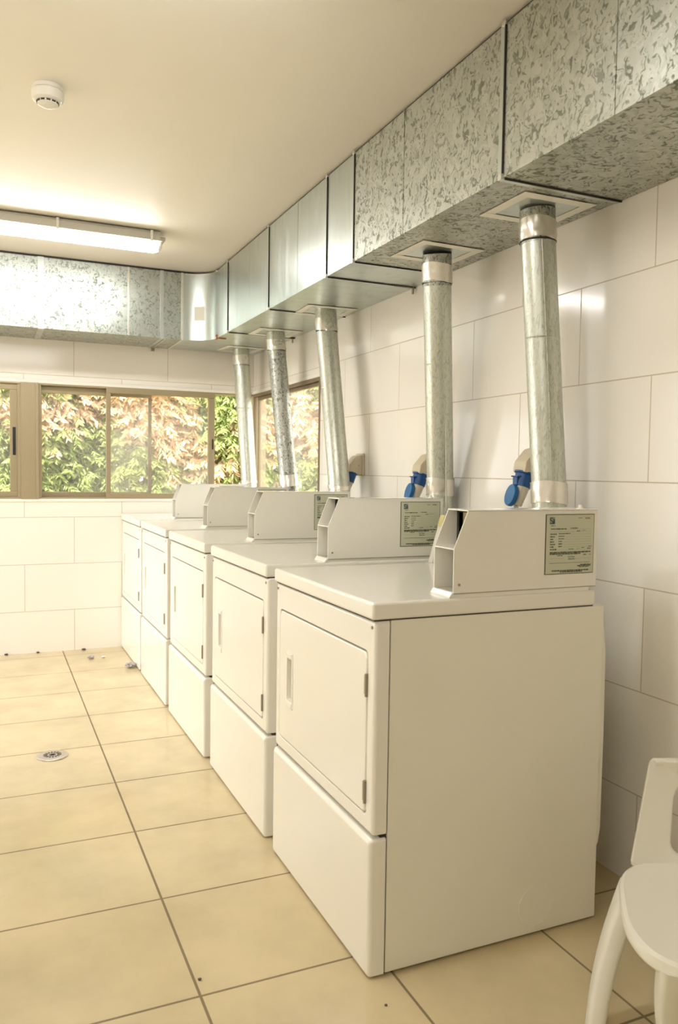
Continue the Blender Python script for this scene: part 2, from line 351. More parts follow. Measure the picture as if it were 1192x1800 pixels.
# ------------------------------------------------------------------ tumble dryer
def loops_panel(b, x_back, x_front, y0, y1, z0, z1, fil, m, hole=None, hr=.01, hx=None, corner=.006, cap=False):
    """pressed enamel panel: rounded outer edge, optional rounded opening"""
    L = [rrect(x_back, y0, y1, z0, z1, corner)]
    for k in range(5):
        a = PI/2*k/4; o = fil*(1-math.cos(a)); L.append(rrect(x_front + fil - fil*math.sin(a), y0+o, y1-o, z0+o, z1-o, corner+.001))
    if hole:
        a0, a1, c0, c1 = hole
        L.append(rrect(x_front, a0-.003, a1+.003, c0-.003, c1+.003, hr)); L.append(rrect(x_front+.0015, a0-.001, a1+.001, c0-.001, c1+.001, hr)); L.append(rrect(x_front+.004, a0, a1, c0, c1, hr)); L.append(rrect(hx, a0, a1, c0, c1, hr))
        b.loft(L, m)
    else: b.loft(L, m, cap1=True)
def make_dryer():
    r = empty('tumble_dryer', (0, 0, 0))
    b = MB(); b.box(.040, D, .001, W-.001, .006, .846, M_SIDE, .004, 2); b.box(.024, .041, .006, W-.006, .010, .842, M_DARK); b.build('cabinet', r)
    b = MB(); b.box(.05, D-.03, .03, W-.03, 0, .008, M_DARK); b.build('base', r)
    b = MB()
    prof = [(D-.001, .18), (D+.014, .20), (D+.020, .24), (D+.022, .50), (D+.020, .72), (D+.010, .80), (D-.001, .83)]
    b.prism(prof, lambda u, v, w_: (u, w_, v), .012, W-.012, M_SIDE, .003); b.build('rear_panel', r)
    b = MB(); loops_panel(b, .037, 0.0, 0, W, .342, .845, .010, M_ENAMEL, (.037, .645, .380, .769), .016, .024); b.build('front_panel', r)
    b = MB(); loops_panel(b, .036, -.007, -.001, W+.001, .004, .334, .012, M_ENAMEL); b.build('lower_panel', r)
    # door: a pressed sheet with an opening for the recessed pull
    b = MB(); loops_panel(b, .022, -.001, .0405, .6415, .3835, .7655, .004, M_ENAMEL, (.532, .574, .505, .640), .004, .020, corner=.014); d = b.build('door', r)
    b = MB()
    b.loft([rrect(-.001, .526, .580, .488, .657, .004), rrect(-.0035, .528, .578, .490, .655, .004), rrect(-.0035, .534, .572, .510, .636, .003), rrect(.018, .536, .570, .513, .633, .003)], M_ENAMEL)
    b.box(.017, .0185, .536, .570, .513, .633, M_CUP); b.box(-.0055, -.003, .533, .573, .638, .651, M_ENAMEL, .002); b.box(-.0055, -.003, .533, .573, .492, .506, M_ENAMEL, .002)
    b.build('handle', d)
    for z0 in (.408, .662):
        b = MB(); b.tube([(-.0015, .0385, z0), (-.0015, .0385, z0+.054)], .0045, M_HINGE, 10); b.box(-.003, -.0008, .0385, .050, z0+.004, z0+.050, M_HINGE, .0008); b.build('hinge', d)
    # lid with a softly rounded edge
    b = MB(); b.box(-.008, .640, -.001, W+.001, .8478, H, M_ENAMEL, .008, 4); b.box(.0, .635, .004, W-.004, .845, .853, M_DARK); b.build('lid', r)
    for y in (.016, W-.016):
        b = MB(); b.tube([(.0015, y, .829), (-.0025, y, .829)], .0038, M_HINGE, 10); b.build('panel_screw', r)
    # pressed ring on the side sheet
    b = MB(); ring = [(.475 + .052*math.cos(a), .0015, .078 + .052*math.sin(a)) for a in [2*PI*k/40 for k in range(41)]]
    b.tube(ring, .0017, M_SIDE, 8, caps=False); b.build('knockout_ring', r)
    # coin box on the lid
    y0, y1 = .001, .093; t = .003
    side = [(.206, .900), (.206, 1.006), (.244, 1.098), (.640, 1.098), (.640, .900)]
    fn = lambda u, v, w_: (u, w_, v)
    b = MB(); b.prism(side, fn, y0, y0+t, M_ENAMEL, .0008); b.prism(side, fn, y1-t, y1, M_ENAMEL, .0008)
    b.box(.243, .641, y0, y1, 1.0955, 1.099, M_ENAMEL, .001)
    b.box(.2065, .34, y0+t, y1-t, 1.004, 1.007, M_ENAMEL)
    b.box(.206, .62, y0+.003, y1-.003, H-.002, .8985, M_ENAMEL, .0015)
    b.prism([(.196, H), (.208, H), (.208, .903), (.203, .901), (.197, .893)], fn, y0+.001, y1-.001, M_ENAMEL, .001)
    b.box(.208, .640, y0+.0006, y1-.0006, .8975, .9015, M_CUP)
    b.box(.42, .422, y0+t, y1-t, .90, 1.004, M_ENAMEL); b.box(.637, .640, y0+t, y1-t, .90, 1.096, M_ENAMEL)
    b.box(.33, .333, y0+t, y1-t, 1.007, 1.0955, M_DARK)
    cb = b.build('coin_box', r)
    b = MB()
    b.box(.268, .325, y0+.004, y1-.004, 1.008, 1.094, M_DARK); b.box(.262, .300, y0+.008, y1-.040, 1.010, 1.092, M_MECH, .002); b.box(.255, .290, y0+.018, y0+.040, 1.025, 1.075, M_MECH, .003)
    b.tube([(.262, y0+.031, 1.040), (.252, y0+.031, 1.040)], .007, M_STEEL, 12); b.box(.268, .288, y1-.030, y1-.014, 1.04, 1.09, M_DARK); b.tube([(.27, y0+.02, 1.062), (.27, y0+.05, 1.066)], .003, M_BLACK, 8)
    b.build('coin_mechanism', cb)
    b = MB(); b.tube([(.222, y0+.001, .920), (.222, y0-.0018, .920)], .0032, M_HINGE, 10); b.build('screw', cb)
    b = MB(); b.tube([(.606, .030, 1.098), (.606, .030, 1.101)], .009, M_WPLASTIC, 16); b.tube([(.606, .030, 1.101), (.606, .030, 1.109)], [.006, .004], M_WPLASTIC, 16); b.build('bolt_cap', cb)
    # framed certificate: paper, printed lines, emblem
    cx0, cx1, cz0, cz1 = .473, .628, .934, 1.087; yy = y0-.0016
    b = MB(); b.box(cx0, cx1, yy, y0+.0005, cz0, cz1, M_INK, .0004); b.box(cx0+.002, cx1-.002, yy-.0003, yy+.0004, cz0+.002, cz1-.002, M_PAPER)
    cw, ch = cx1-cx0, cz1-cz0
    def ln(u0, u1, v, h=.0022, m=M_INK): b.box(cx0+u0*cw, cx0+u1*cw, yy-.0006, yy-.0002, cz1-v*ch-h/2, cz1-v*ch+h/2, m)
    rnd = random.Random(4)
    def words(u0, u1, v, h=.0022, m=M_INK):
        h *= 1.25
        u = u0
        while u < u1:
            e = min(u1, u + rnd.uniform(.02, .075)); ln(u, e, v, h*rnd.uniform(.75, 1.1), m); u = e + .008
    words(.10, .42, .245, .0026); words(.50, .66, .235, .0018); ln(.45, .93, .252, .0006, M_INK_L)
    words(.63, .70, .283, .0016); words(.74, .83, .275, .0016, M_INK_L); ln(.10, .93, .294, .0006, M_INK_L)
    for k, (e1, e2) in enumerate(((.22, .50), (.19, .38), (.15, .38), (.17, .33), (.19, .34), (.16, .33), (.22, .0))):
        v = .330 + k*.0425
        words(.09, e1, v, .0028)
        if e2: words(.26, e2, v-.006, .0018, M_INK); ln(e2+.02, .93, v+.004, .0005, M_INK_L)
    words(.47, .57, .583, .0018); words(.64, .70, .58, .0014, M_INK_L); words(.74, .80, .565, .0018); words(.88, .95, .545, .0018); words(.86, .93, .578, .0018)
    ln(.10, .93, .598, .0005, M_INK_L)
    words(.09, .93, .635, .0030); words(.09, .72, .660, .0030); words(.24, .35, .690, .0018); words(.47, .56, .688, .0014, M_INK_L); words(.78, .84, .682, .0018); words(.90, .95, .682, .0014)
    words(.46, .60, .715, .0016); ln(.09, .38, .735, .0005, M_INK_L); words(.47, .61, .750, .0020); ln(.62, .92, .742, .0005, M_INK_L)
    ln(.09, .92, .812, .0010); words(.72, .95, .850, .0022); words(.66, .94, .868, .0024); words(.70, .90, .886, .0018)
    words(.14, .90, .940, .0028); words(.30, .76, .962, .0026)
    ln(.66, .74, .066, .0014); words(.80, .90, .069, .0022, M_RED)
    for vv in (.048, .09): ln(.75, .95, vv, .0005, M_INK_L)
    # emblem: a curled S beside a small dark block, on a pale ground
    ex, ez = cx0+.125*cw, cz1-.105*ch
    b.box(ex-.0085, ex+.0085, yy-.0005, yy-.0002, ez-.009, ez+.009, M_INK_L)
    pts = []
    for k in range(13): a = math.radians(20 + k*20); pts.append((ex-.0025+.0042*math.cos(a), yy-.0008, ez+.0038+.0036*math.sin(a)))
    for k in range(13): a = math.radians(90 - k*20); pts.append((ex-.0025+.0042*math.cos(a), yy-.0008, ez-.0042+.0036*math.sin(a)))
    b.tube(pts, .0011, M_INK_B, 6); b.box(ex+.0030, ex+.0078, yy-.0010, yy-.0004, ez-.0072, ez+.004, M_INK_B, .0005); b.box(ex-.007, ex+.0078, yy-.0010, yy-.0004, ez-.0090, ez-.0075, M_INK)
    words(.10, .19, .190, .0016)
    b.build('certificate', cb)
    return r
proto = make_dryer()
dlabels = ['nearest white tumble dryer, its plain side panel in full view, faint ring low on it',
           'white tumble dryer second from the camera, close behind the nearest one',
           'white tumble dryer in the middle of the row of five, third from the camera',
           'white tumble dryer next to last in the row towards the far wall',
           'white tumble dryer at the far end of the row, against the wall under the window']
offs = [(0, 0), (.001, .768), (-.004, 1.536), (-.004, 2.312), (-.002, 3.068)]
rots = [0, 0, .002, 0, 0]
dryers = []
for i, (ox, oy) in enumerate(offs):
    o = proto if i == 0 else copy_tree(proto)
    o.location = (ox, oy, 0); o.rotation_euler = (0, 0, rots[i])
    tag(o, dlabels[i], 'dryer', 'tumble dryers in a row along the tiled wall'); dryers.append(o)

# small white carton on the far end of the nearest lid
b = MB()
b.prism([(.532, H+.0005), (.600, H+.0005), (.622, 1.045), (.577, 1.045)], lambda u, v, w_: (u, w_, v), .655, .678, M_WPLASTIC, .001)
ct = b.build('carton'); tag(ct, 'slim white carton with a yellow top, standing behind the coin box of the nearest dryer', 'carton')
b = MB(); b.prism([(.5655, 1.008), (.610, 1.008), (.6225, 1.0462), (.5768, 1.0462)], lambda u, v, w_: (u, w_, v), .6540, .6790, M_YEL); b.build('top_flap', ct)

# ------------------------------------------------------------------ exhaust pipes
RP = .052
patch_at = []
pipes = [((.772, .36), (.727, .395), M_PIPE), ((.826, 1.095), (.708, .955), M_PIPE), ((.738, 1.88), (.743, 2.085), M_PIPE), ((.762, 2.65), (.728, 2.80), M_PIPE_S), ((.766, 3.42), (.735, 3.52), M_PIPE)]
ZD = 1.990
plabels = ['galvanised exhaust pipe rising behind the nearest dryer', 'galvanised exhaust pipe rising behind the second dryer', 'leaning galvanised exhaust pipe behind the middle dryer, just right of the corner window',
           'dark-speckled galvanised exhaust pipe in front of the right-hand corner window', 'farthest galvanised exhaust pipe, pale and leaning, in front of the window corner']
for i, ((bx, by), (tx, ty), pm) in enumerate(pipes):
    r = empty('exhaust_pipe', (bx, by, 0))
    tag(r, plabels[i], 'pipe', 'exhaust pipes from the dryers up to the duct')
    def P(z):
        f = max(0, (z-1.10)/(1.92-1.10)); return Vector(((tx-bx)*f, (ty-by)*f, z))
    zt = 1.895 if i else 1.905
    cyd = offs[i][1] + W/2 - by; xe = offs[i][0] + D + .0235 - bx
    b = MB(); low = P(.62)
    path = [P(.62 + (zt-.62)*k/16) for k in range(17)]
    b.tube(path, RP, pm, 40)
    for q in (.62, .99): # swaged beads on the sheet
        c = P(1.1+(zt-1.1)*q); b.tube([c-Vector((0, 0, .003)), c, c+Vector((0, 0, .003))], [RP, RP+.0015, RP], pm, 40, caps=False)
    b.build('tube', r)
    # seam down the front
    dr_ = Vector((-.55, -.83, 0)).normalized(); dr_.rotate(Matrix.Rotation(.15 + .4*i, 3, 'Z'))
    b = MB(); b.tube([P(z) + dr_*(RP-.001) for z in (1.02, 1.4, zt-.01)], .0022, pm, 8); b.build('seam', r)
    # elbow down to the dryer's back
    b = MB(); e = P(.62); b.tube([Vector((e.x, e.y, .63)), Vector((e.x, e.y, .45)), Vector((e.x*.7+xe*.3+.012, e.y, .36)), Vector((xe+.05, cyd*.5+e.y*.5, .30)), Vector((xe, cyd, .29))], [.050, .050, .049, .049, .049], M_PIPE, 24); b.build('elbow', r)
    # stub coming out of the duct
    b = MB(); c0, c1 = P(zt-.02), P(1.984); c1.x, c1.y = P(1.96).x, P(1.96).y
    b.tube([c0, c1], RP*1.03, M_PIPE_S if i < 2 else M_PIPE, 40); b.build('duct_stub', r)
    # crinkled tape round the joint
    rnd = random.Random(i+7)
    def tape(z0, z1, rr, name, m):
        bb = MB(); n = 44; L = []
        steps = 9
        for s_ in range(steps):
            z = z0 + (z1-z0)*s_/(steps-1); c = P(z); ring = []
            for k in range(n):
                a = 2*PI*k/n; j = rr + rnd.uniform(0, .0030); zz = z + (rnd.uniform(-.002, .002) if 0 < s_ < steps-1 else .004*math.sin(a*2+i))
                ring.append((c.x + j*math.cos(a), c.y + j*math.sin(a), zz))
            L.append(ring)
        bb.loft(L, m); return bb.build(name, r, sharp=60)
    tape(zt-.012, zt+.050, RP*1.05, 'joint_tape', M_TAPE)
    c = P(zt-.014); b = MB(); b.tube([c-Vector((0, 0, .003)), c+Vector((0, 0, .003))], RP*1.035, M_DARK, 40); b.build('joint_gap', r)
    tape(1.10, 1.165 if i in (0, 1, 3) else 1.12, RP*1.03, 'bottom_tape', M_TAPE)
    patch_at.append((P(1.985) + Vector((bx, by, 0)), rnd.uniform(-.06, .06)))

# ------------------------------------------------------------------ sheet-metal duct under the ceiling
XD, YF, ZT = .478, 3.340, 2.398
duct = empty('ventilation_duct', (XD, YW, ZD))
tag(duct, 'galvanised sheet-metal ventilation duct running under the ceiling along two walls', 'duct')
duct_off = Vector((-XD, -YW, -ZD)); DM = Matrix.Translation(duct_off)
def dsec_right(y0, y1, m, folds=(), flange=None):
    b = MB(); b.box(XD, XR-.001, y0+.002, y1-.002, ZD, ZT, m, .0015, mx=DM)
    for y in folds: b.box(XD-.0015, XD+.001, y-.003, y+.003, ZD, ZT, m, mx=DM)
    return b.build('duct_section', duct)
secs = [(-3.5, -.50, M_SPANGLE, ()), (-.50, .228, M_SPANGLE, (-.19,)), (.228, 1.190, M_SPANGLE, (.80,)), (1.190, 1.455, M_SMOOTH, ()), (1.455, 2.195, M_SMOOTH, (1.80,)), (2.195, 2.935, M_SMOOTH, ())]
for q in secs: dsec_right(*q)
# elbow with a rounded throat
def elbow_loop(z, o=0):
    cx, cy, r = XD-.16, YF-.16, .16 + o
    arc = [(cx + r*math.cos(a), cy + r*math.sin(a)) for a in [PI/2*k/16 for k in range(17)]]
    return [(x + duct_off.x, y + duct_off.y, z + duct_off.z) for x, y in [(XR-.001, 2.937), (XD+o, 2.937)] + arc + [(.305, YF+o), (.305, YW-.001), (XR-.001, YW-.001)]]
b = MB(); b.loft([elbow_loop(ZD), elbow_loop(ZT)], M_SMOOTH, True, True); el = b.build('duct_elbow', duct)
b = MB(); arc = [(XD-.16 + .1585*math.cos(a), YF-.16 + .1585*math.sin(a)) for a in [PI/2*k/16 for k in range(17)]]
for z0, z1 in ((ZT-.012, ZT+.001),):
    lo = [(x + duct_off.x, y + duct_off.y, z0 + duct_off.z) for x, y in arc]; hi = [(x + duct_off.x, y + duct_off.y, z1 + duct_off.z) for x, y in arc]
    b.loft([lo, hi], M_STEEL, closed=False)
b.build('throat_rim', el)
for x0, x1, m, folds in ((.175, .305, M_SPANGLE_FAR, ()), (-.524, .175, M_SPANGLE_FAR, (-.324,)), (-2.75, -.524, M_SPANGLE_FAR, (-1.2,))):
    b = MB(); b.box(x0+.001, x1-.001, YF, YW-.001, ZD, ZT, m, .0015, mx=DM)
    for x in folds: b.box(x-.003, x+.003, YF-.0015, YF+.001, ZD, ZT, m, mx=DM)
    if x0 == -.524: b.box(-.032, -.020, YF-.003, YF+.001, ZD, ZT, M_STEEL, .001, mx=DM); pass
    b.build('duct_section', duct)
# joints: folded flange strips and the black gasket lines between the sections
for y, wd, dk in ((-.50, .022, .003), (.228, .018, .0045), (1.190, .012, .002), (1.455, .010, .0045), (2.195, .012, .002), (2.935, .006, .004)):
    b = MB(); b.box(XD-.0035, XR-.001, y+.002, y+.002+wd, ZD-.0035, ZT+.002, M_SMOOTH, .001, mx=DM)
    b.box(XD-.0045, XR-.001, y+.002-dk, y+.002, ZD-.0045, ZT+.003, M_DARK, mx=DM)
    b.build('joint_flange', duct)
for x, wd, mm in ((.163, .022, M_SMOOTH), (.292, .014, M_TAPE), (-.540, .034, M_SMOOTH)):
    b = MB(); b.box(x, x+wd, YF-.0035, YW-.001, ZD-.003, ZT+.002, mm, .001, mx=DM); b.box(x-.0015, x, YF-.003, YW-.001, ZD-.0025, ZT+.001, M_CUP, mx=DM); b.build('joint_flange', duct)
for y in (1.455, 2.945):
    b = MB(); b.box(XR-.016, XR-.010, y-.006, y+.006, ZD-.030, ZD, M_HINGE, mx=DM); b.box(XR-.10, XR-.004, y-.005, y+.005, ZD-.0065, ZD-.003, M_HINGE, mx=DM); b.build('support_bracket', duct)
b = MB(); b.box(.185, .205, YW-.020, YW-.004, ZD-.024, ZD, M_HINGE, mx=DM); b.box(.188, .200, YF+.01, YW-.004, ZD-.005, ZD, M_SMOOTH, mx=DM); b.build('support_bracket', duct)
for x, y in ((XD, .228), (XD, 1.190), (XD, 1.455), (XD, 2.195), (XD, 2.935), (XD-.001, 3.18)):
    b = MB(); b.box(x-.008, x+.002, y-.006, y+.012, ZT-.006, ZT+.005, M_STEEL, .0015, mx=DM); b.build('corner_clip', duct)
    b = MB(); b.box(x-.008, x+.004, y-.003, y+.012, ZD-.006, ZD+.010, M_STEEL, .0015, mx=DM); b.build('corner_clip', duct)
b = MB(); b.box(XD-.006, XD+.004, 3.165, 3.195, ZD-.008, ZD+.022, M_RUST, .002, mx=DM); b.box(XD, XD+.05, 3.15, 3.165, ZD-.006, ZD-.0005, M_RUST, mx=DM); b.build('rusty_clip', duct)
# square patches of tape on its underside, round each pipe
for c, ang in patch_at:
    b = MB(); hs, wd = .128, .034
    mx = DM @ Matrix.Translation((c.x, c.y, ZD-.0012)) @ Matrix.Rotation(ang, 4, 'Z')
    b.box(-hs+.006, hs-.006, -hs*.92+.006, hs*.92-.006, -.0004, .0006, M_SMOOTH, mx=mx)
    for q in ((-hs, -hs+wd, -hs*.92, hs*.92), (hs-wd, hs, -hs*.92, hs*.92)): b.box(*q, -.0016, -.0002, M_TAPE_P, mx=mx)
    for q in ((-hs, hs, -hs*.92, -hs*.92+wd), (-hs, hs, hs*.92-wd, hs*.92)): b.box(*q, -.0026, -.0014, M_TAPE_P, mx=mx)
    b.build('tape_patch', duct)
# dark boxes stand in for the shade in the gap over the duct
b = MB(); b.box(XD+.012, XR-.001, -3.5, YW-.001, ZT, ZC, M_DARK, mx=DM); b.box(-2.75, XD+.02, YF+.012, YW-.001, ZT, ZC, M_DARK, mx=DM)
b.build('top_gap_shade', duct, flat=True)
# blank paper square taped on the elbow
mx = DM @ Matrix.Translation((XD-.16+.1575*math.cos(1.02), YF-.16+.1575*math.sin(1.02), 2.155)) @ Matrix.Rotation(1.02-PI, 4, 'Z')
b = MB(); b.box(0, .0012, -.038, .038, -.043, .043, M_PAPER if False else mat('blank_sticker', (.72, .69, .60), .6), mx=mx); b.build('sticker', duct)

# ------------------------------------------------------------------ fluorescent fixture
def make_fixture():
    r = empty('fluorescent_light', (0, 0, ZC))
    L = 1.36; y0, y1 = -.062, .062
    fn = lambda u, v, w_: (w_, u, v)
    b = MB(); b.prism([(y0+.012, -.006), (y1-.012, -.006), (y1, -.020), (y1+.003, -.052), (y0-.003, -.052), (y0, -.020)], fn, -L, 0, M_HOUS, .002)
    b.box(.0, .030, y0+.018, y1-.018, -.048, -.030, M_HOUS, .004); b.box(-L, .012, y0-.006, y1+.006, -.058, -.050, M_HOUS, .002)
    for x in (-1.1, -.3): b.box(x-.03, x+.03, -.02, .02, -.008, 0, M_HOUS)
    b.build('housing', r)
    sec = lambda x, s_: [(x, s_*(.058*math.cos(a)), -.056 - s_*.046*max(0, math.sin(a))**.7) for a in [PI*k/14 for k in range(15)]]
    b = MB(); b.loft([sec(-L+.004, .9), sec(-L+.015, 1), sec(-.022, 1), sec(-.006, .93)], M_DIFF, True, True); b.build('diffuser', r)
    b = MB(); b.box(-.010, .010, -.05, .05, -.095, -.050, M_CLIP, .006); b.build('end_cap', r)
    for x in (-.045, -.50, -.95, -1.32):
        b = MB(); b.box(x-.007, x+.007, y0-.009, y0-.003, -.064, -.012, M_CLIP, .002); b.box(x-.006, x+.006, y0-.011, y0+.004, -.014, -.009, M_CLIP, .001); b.build('clip', r)
    return r
fx1 = make_fixture(); fx1.location = (.010, 2.615, ZC)
tag(fx1, 'long lit fluorescent light on the ceiling near the far wall, left of the duct', 'light', None)
fx2 = copy_tree(fx1); fx2.location = (-.14, .10, ZC)
tag(fx2, 'long lit fluorescent light on the ceiling above the nearest dryer, out of the photo', 'light', None)

fx_fill = copy_tree(fx1); fx_fill.location = (-1.2, -1.95, ZC)  # added fill lamp out of view, brightens the nearest dryer's side panel
tag(fx_fill, 'unseen fluorescent light added on the ceiling behind the camera as fill', 'light', None)

# ------------------------------------------------------------------ smoke detector
r = empty('smoke_detector', (-.622, 1.182, ZC)); tag(r, 'round white smoke detector on the ceiling', 'smoke detector')
def lathe(b, prof, m, n=48, mx=None):
    b.loft([[(q*math.cos(2*PI*k/n), q*math.sin(2*PI*k/n), z) for k in range(n)] for q, z in prof], m, True, True, mx)
b = MB(); lathe(b, [(.047, 0), (.049, -.003), (.049, -.012), (.047, -.014)], M_WPLASTIC); b.build('base', r)
b = MB(); lathe(b, [(.046, -.014), (.050, -.018), (.050, -.034), (.047, -.043), (.036, -.048), (.034, -.046)], M_WPLASTIC); b.build('body', r)
b = MB(); lathe(b, [(.034, -.045), (.032, -.056), (.026, -.060), (.012, -.062)], M_WPLASTIC); b.build('sensor_dome', r)
b = MB()
for k in range(12):
    mx = Matrix.Rotation(2*PI*k/12, 4, 'Z'); b.box(.0318, .0345, -.006, .006, -.0535, -.0490, M_BLACK, mx=mx)
b.build('vent_slot', r)
b = MB(); b.tube([(.040, -.012, -.043), (.040, -.012, -.052)], .004, M_WPLASTIC, 12); b.build('indicator', r)

# ------------------------------------------------------------------ floor drain
r = empty('floor_drain', (-.575, 1.795, 0)); tag(r, 'round perforated metal floor drain set in the beige tiles', 'drain')
b = MB(); lathe(b, [(.062, .0005), (.062, .003), (.058, .0055), (.040, .0062), (.006, .0062)], M_DRAIN); b.build('rim', r)
b = MB()
for k in range(16):
    mx = Matrix.Rotation(2*PI*k/16, 4, 'Z'); b.box(.020, .036, -.0028, .0028, .0058, .0068, M_BLACK, mx=mx)
for k in range(8):
    mx = Matrix.Rotation(2*PI*k/8+.2, 4, 'Z'); b.box(.006, .014, -.002, .002, .0058, .0068, M_BLACK, mx=mx)
b.build('slots', r)
b = MB(); lathe(b, [(.006, .0062), (.006, .0085), (.003, .0095)], M_BLACK, 16); b.build('screw', r)

# ------------------------------------------------------------------ blue industrial sockets
def make_socket():
    r = empty('power_socket', (0, 0, 0))
    b = MB(); b.box(-.012, 0, -.042, .042, -.050, .060, M_BEIGE, .004); b.build('wall_plate', r)
    b = MB(); b.prism([(-.010, .052), (-.040, .046), (-.078, .004), (-.084, -.030), (-.030, -.046), (-.010, -.046)], lambda u, v, w_: (u, w_, v), -.034, .034, M_BEIGE, .005); hb = b.build('housing', r)
    b = MB(); b.tube([(-.03, -.0345, .0), (-.03, -.036, .0)], .003, M_HINGE, 8); b.build('screw', hb)
    ax = Vector((-.30, 0, -.95)).normalized(); c = Vector((-.056, 0, -.034))
    b = MB(); b.tube([c, c+ax*.006, c+ax*.008, c+ax*.050], [.036, .036, .031, .029], M_BLUE, 28); b.build('collar', r)
    b = MB(); b.box(-.1015, -.060, -.018, .018, -.048, -.043, M_BLUE, .002); b.box(-.099, -.089, -.012, .012, -.085, -.046, M_BLUE, .003); fa = b.build('flap_arm', r)
    # oval flap hanging open
    b = MB(); n = 28
    fl = lambda t_, s_: [(-.100+t_, s_*.027*math.cos(2*PI*k/n), -.112 + s_*.038*math.sin(2*PI*k/n)) for k in range(n)]
    tilt = Matrix.Translation((-.094, 0, -.075)) @ Matrix.Rotation(.28, 4, 'Y') @ Matrix.Translation((.094, 0, .075))
    b.loft([fl(-.010, .82), fl(-.008, .96), fl(0, 1), fl(.008, .97), fl(.010, .85)], M_BLUE_L, True, True, mx=tilt); b.build('flap', r)
    # ribbed plug and its cable
    b = MB(); pp, rr = [], []
    for k in range(13): pp.append(c+ax*(.048+.0055*k)); rr.append(.0265-.0007*k + (.0012 if k % 2 else 0))
    b.tube(pp, rr, M_PLUG, 28); pl = b.build('plug', r)
    e = pp[-1]; b = MB(); b.tube([e, e+Vector((-.002, .004, -.04)), e+Vector((.02, .01, -.12)), e+Vector((.055, .01, -.25)), e+Vector((.062, 0, -.55))], .008, M_PLUG, 12); b.build('cable', pl)
    return r
sk = make_socket()
slab = ['blue and beige wall socket with an open blue flap, left of the nearest pipe', 'blue and beige wall socket with an open blue flap, left of the second pipe', 'beige and blue wall socket half hidden behind the third pipe, beside the corner window']
for i, (y, z) in enumerate(((.575, 1.225), (1.275, 1.215), (1.975, 1.218))):
    o = sk if i == 0 else copy_tree(sk); o.location = (XR-.0005, y, z); tag(o, slab[i], 'socket', 'power sockets on the tiled wall behind the dryers')

# ------------------------------------------------------------------ child-size plastic chair
def make_chair(c0, ang):
    r = empty('plastic_chair', c0, ang)
    inv = Matrix.Rotation(-ang, 3, 'Z')
    sw, sdp, sz = .190, .205, .312
    def seat_loop(s_, z, n=56):
        out = []
        for k in range(n):
            a = 2*PI*k/n; c, s2 = math.cos(a), math.sin(a); ex = .62
            x = sw*s_*math.copysign(abs(c)**ex, c); y = sdp*s_*math.copysign(abs(s2)**ex, s2)
            out.append((x*(1 - .03*(y/.2)), y, z - .010*max(0, (-y-.12)/.08)))
        return out
    b = MB()
    b.loft([seat_loop(.90, sz-.034), seat_loop(.96, sz-.033), seat_loop(.995, sz-.024), seat_loop(1.0, sz-.014), seat_loop(.985, sz-.004), seat_loop(.95, sz), seat_loop(.88, sz-.003), seat_loop(.6, sz-.010), seat_loop(.3, sz-.012), seat_loop(.03, sz-.012)], M_CHAIR, False, True)
    b.loft([seat_loop(.90, sz-.034), seat_loop(.93, sz-.012), seat_loop(.5, sz-.018), seat_loop(.03, sz-.020)], M_CHAIR, False, True); b.build('seat', r)
    def bk(u, v, t): return (u*(.152 - .044*v), .176 + .062*v + .026*(1-u*u) + t, sz-.012 + .232*v)
    def backloop(t, hole, inset=0):
        if hole: u0, u1, v0, v1, ru, rv = -.44+inset, .44-inset, .10+inset*.6, .78-inset*.6, .26, .16
        else: u0, u1, v0, v1, ru, rv = -1+inset, 1-inset, 0, 1-inset*.6, .10, .07
        L = []
        for cu, cv, a0 in ((u1-ru, v1-rv, 0), (u0+ru, v1-rv, PI/2), (u0+ru, v0+rv, PI), (u1-ru, v0+rv, 1.5*PI)):
            for k in range(9):
                a = a0 + PI/2*k/8; L.append(bk(cu + ru*math.cos(a), cv + rv*math.sin(a), t))
        return L
    def mid(t):
        A, B = backloop(t, False, .03), backloop(t, True, -.03)
        return [[tuple(Vector(p).lerp(Vector(q), f)) for p, q in zip(A, B)] for f in (.33, .66)]
    # every ring is put back on the curved shell
    def on(L, t): return [(x, bk(max(-1, min(1, x/(.152-.044*((z-sz+.012)/.232)))), (z-sz+.012)/.232, t)[1], z) for x, y, z in L]
    F, G = mid(.009), mid(-.007)
    b = MB(); b.loft([backloop(.009, False, .03), backloop(.006, False), backloop(-.004, False), backloop(-.007, False, .03)] + [on(q, -.007) for q in G] + [backloop(-.007, True, -.03), backloop(-.004, True), backloop(.006, True), backloop(.009, True, -.03)] + [on(q, .009) for q in F[::-1]] + [backloop(.009, False, .03)], M_CHAIR)
    bo = b.build('backrest', r, sharp=60)
    b = MB(); tp = [bk(-.90+1.80*k/12, .965, -.001) for k in range(13)]; b.tube(tp, .0095, M_CHAIR, 12); b.build('top_rim', bo)
    legs = []
    for top, ft in (((.482, -.318, sz-.025), (.368, -.338, 0)), ((.345, -.560, sz-.025), (.425, -.508, 0))):
        A = inv @ (Vector(top) - c0); B = inv @ (Vector(ft) - c0); A.z, B.z = top[2], 0
        legs += [(A, B, -1), (Vector((-A.x, A.y, A.z)), Vector((-B.x, B.y, 0)), 1)]
    for A, B, sx in legs:
        out = Vector((sx, 0, 0)); b = MB(); L = []
        for k in range(11):
            f = k/10; c = A.lerp(B, f) + out*(.012*math.sin(PI*f)); wd = .078 - .022*f; th = .052 - .014*f; ring = []
            for q in range(20):
                a = 2*PI*q/20; ring.append(c + Vector((math.copysign(abs(math.cos(a))**.6, math.cos(a))*th*.5, math.copysign(abs(math.sin(a))**.6, math.sin(a))*wd*.5, 0)))
            L.append(ring)
        b.loft(L, M_CHAIR, True, True); b.build('leg', r, sharp=70)
    return r
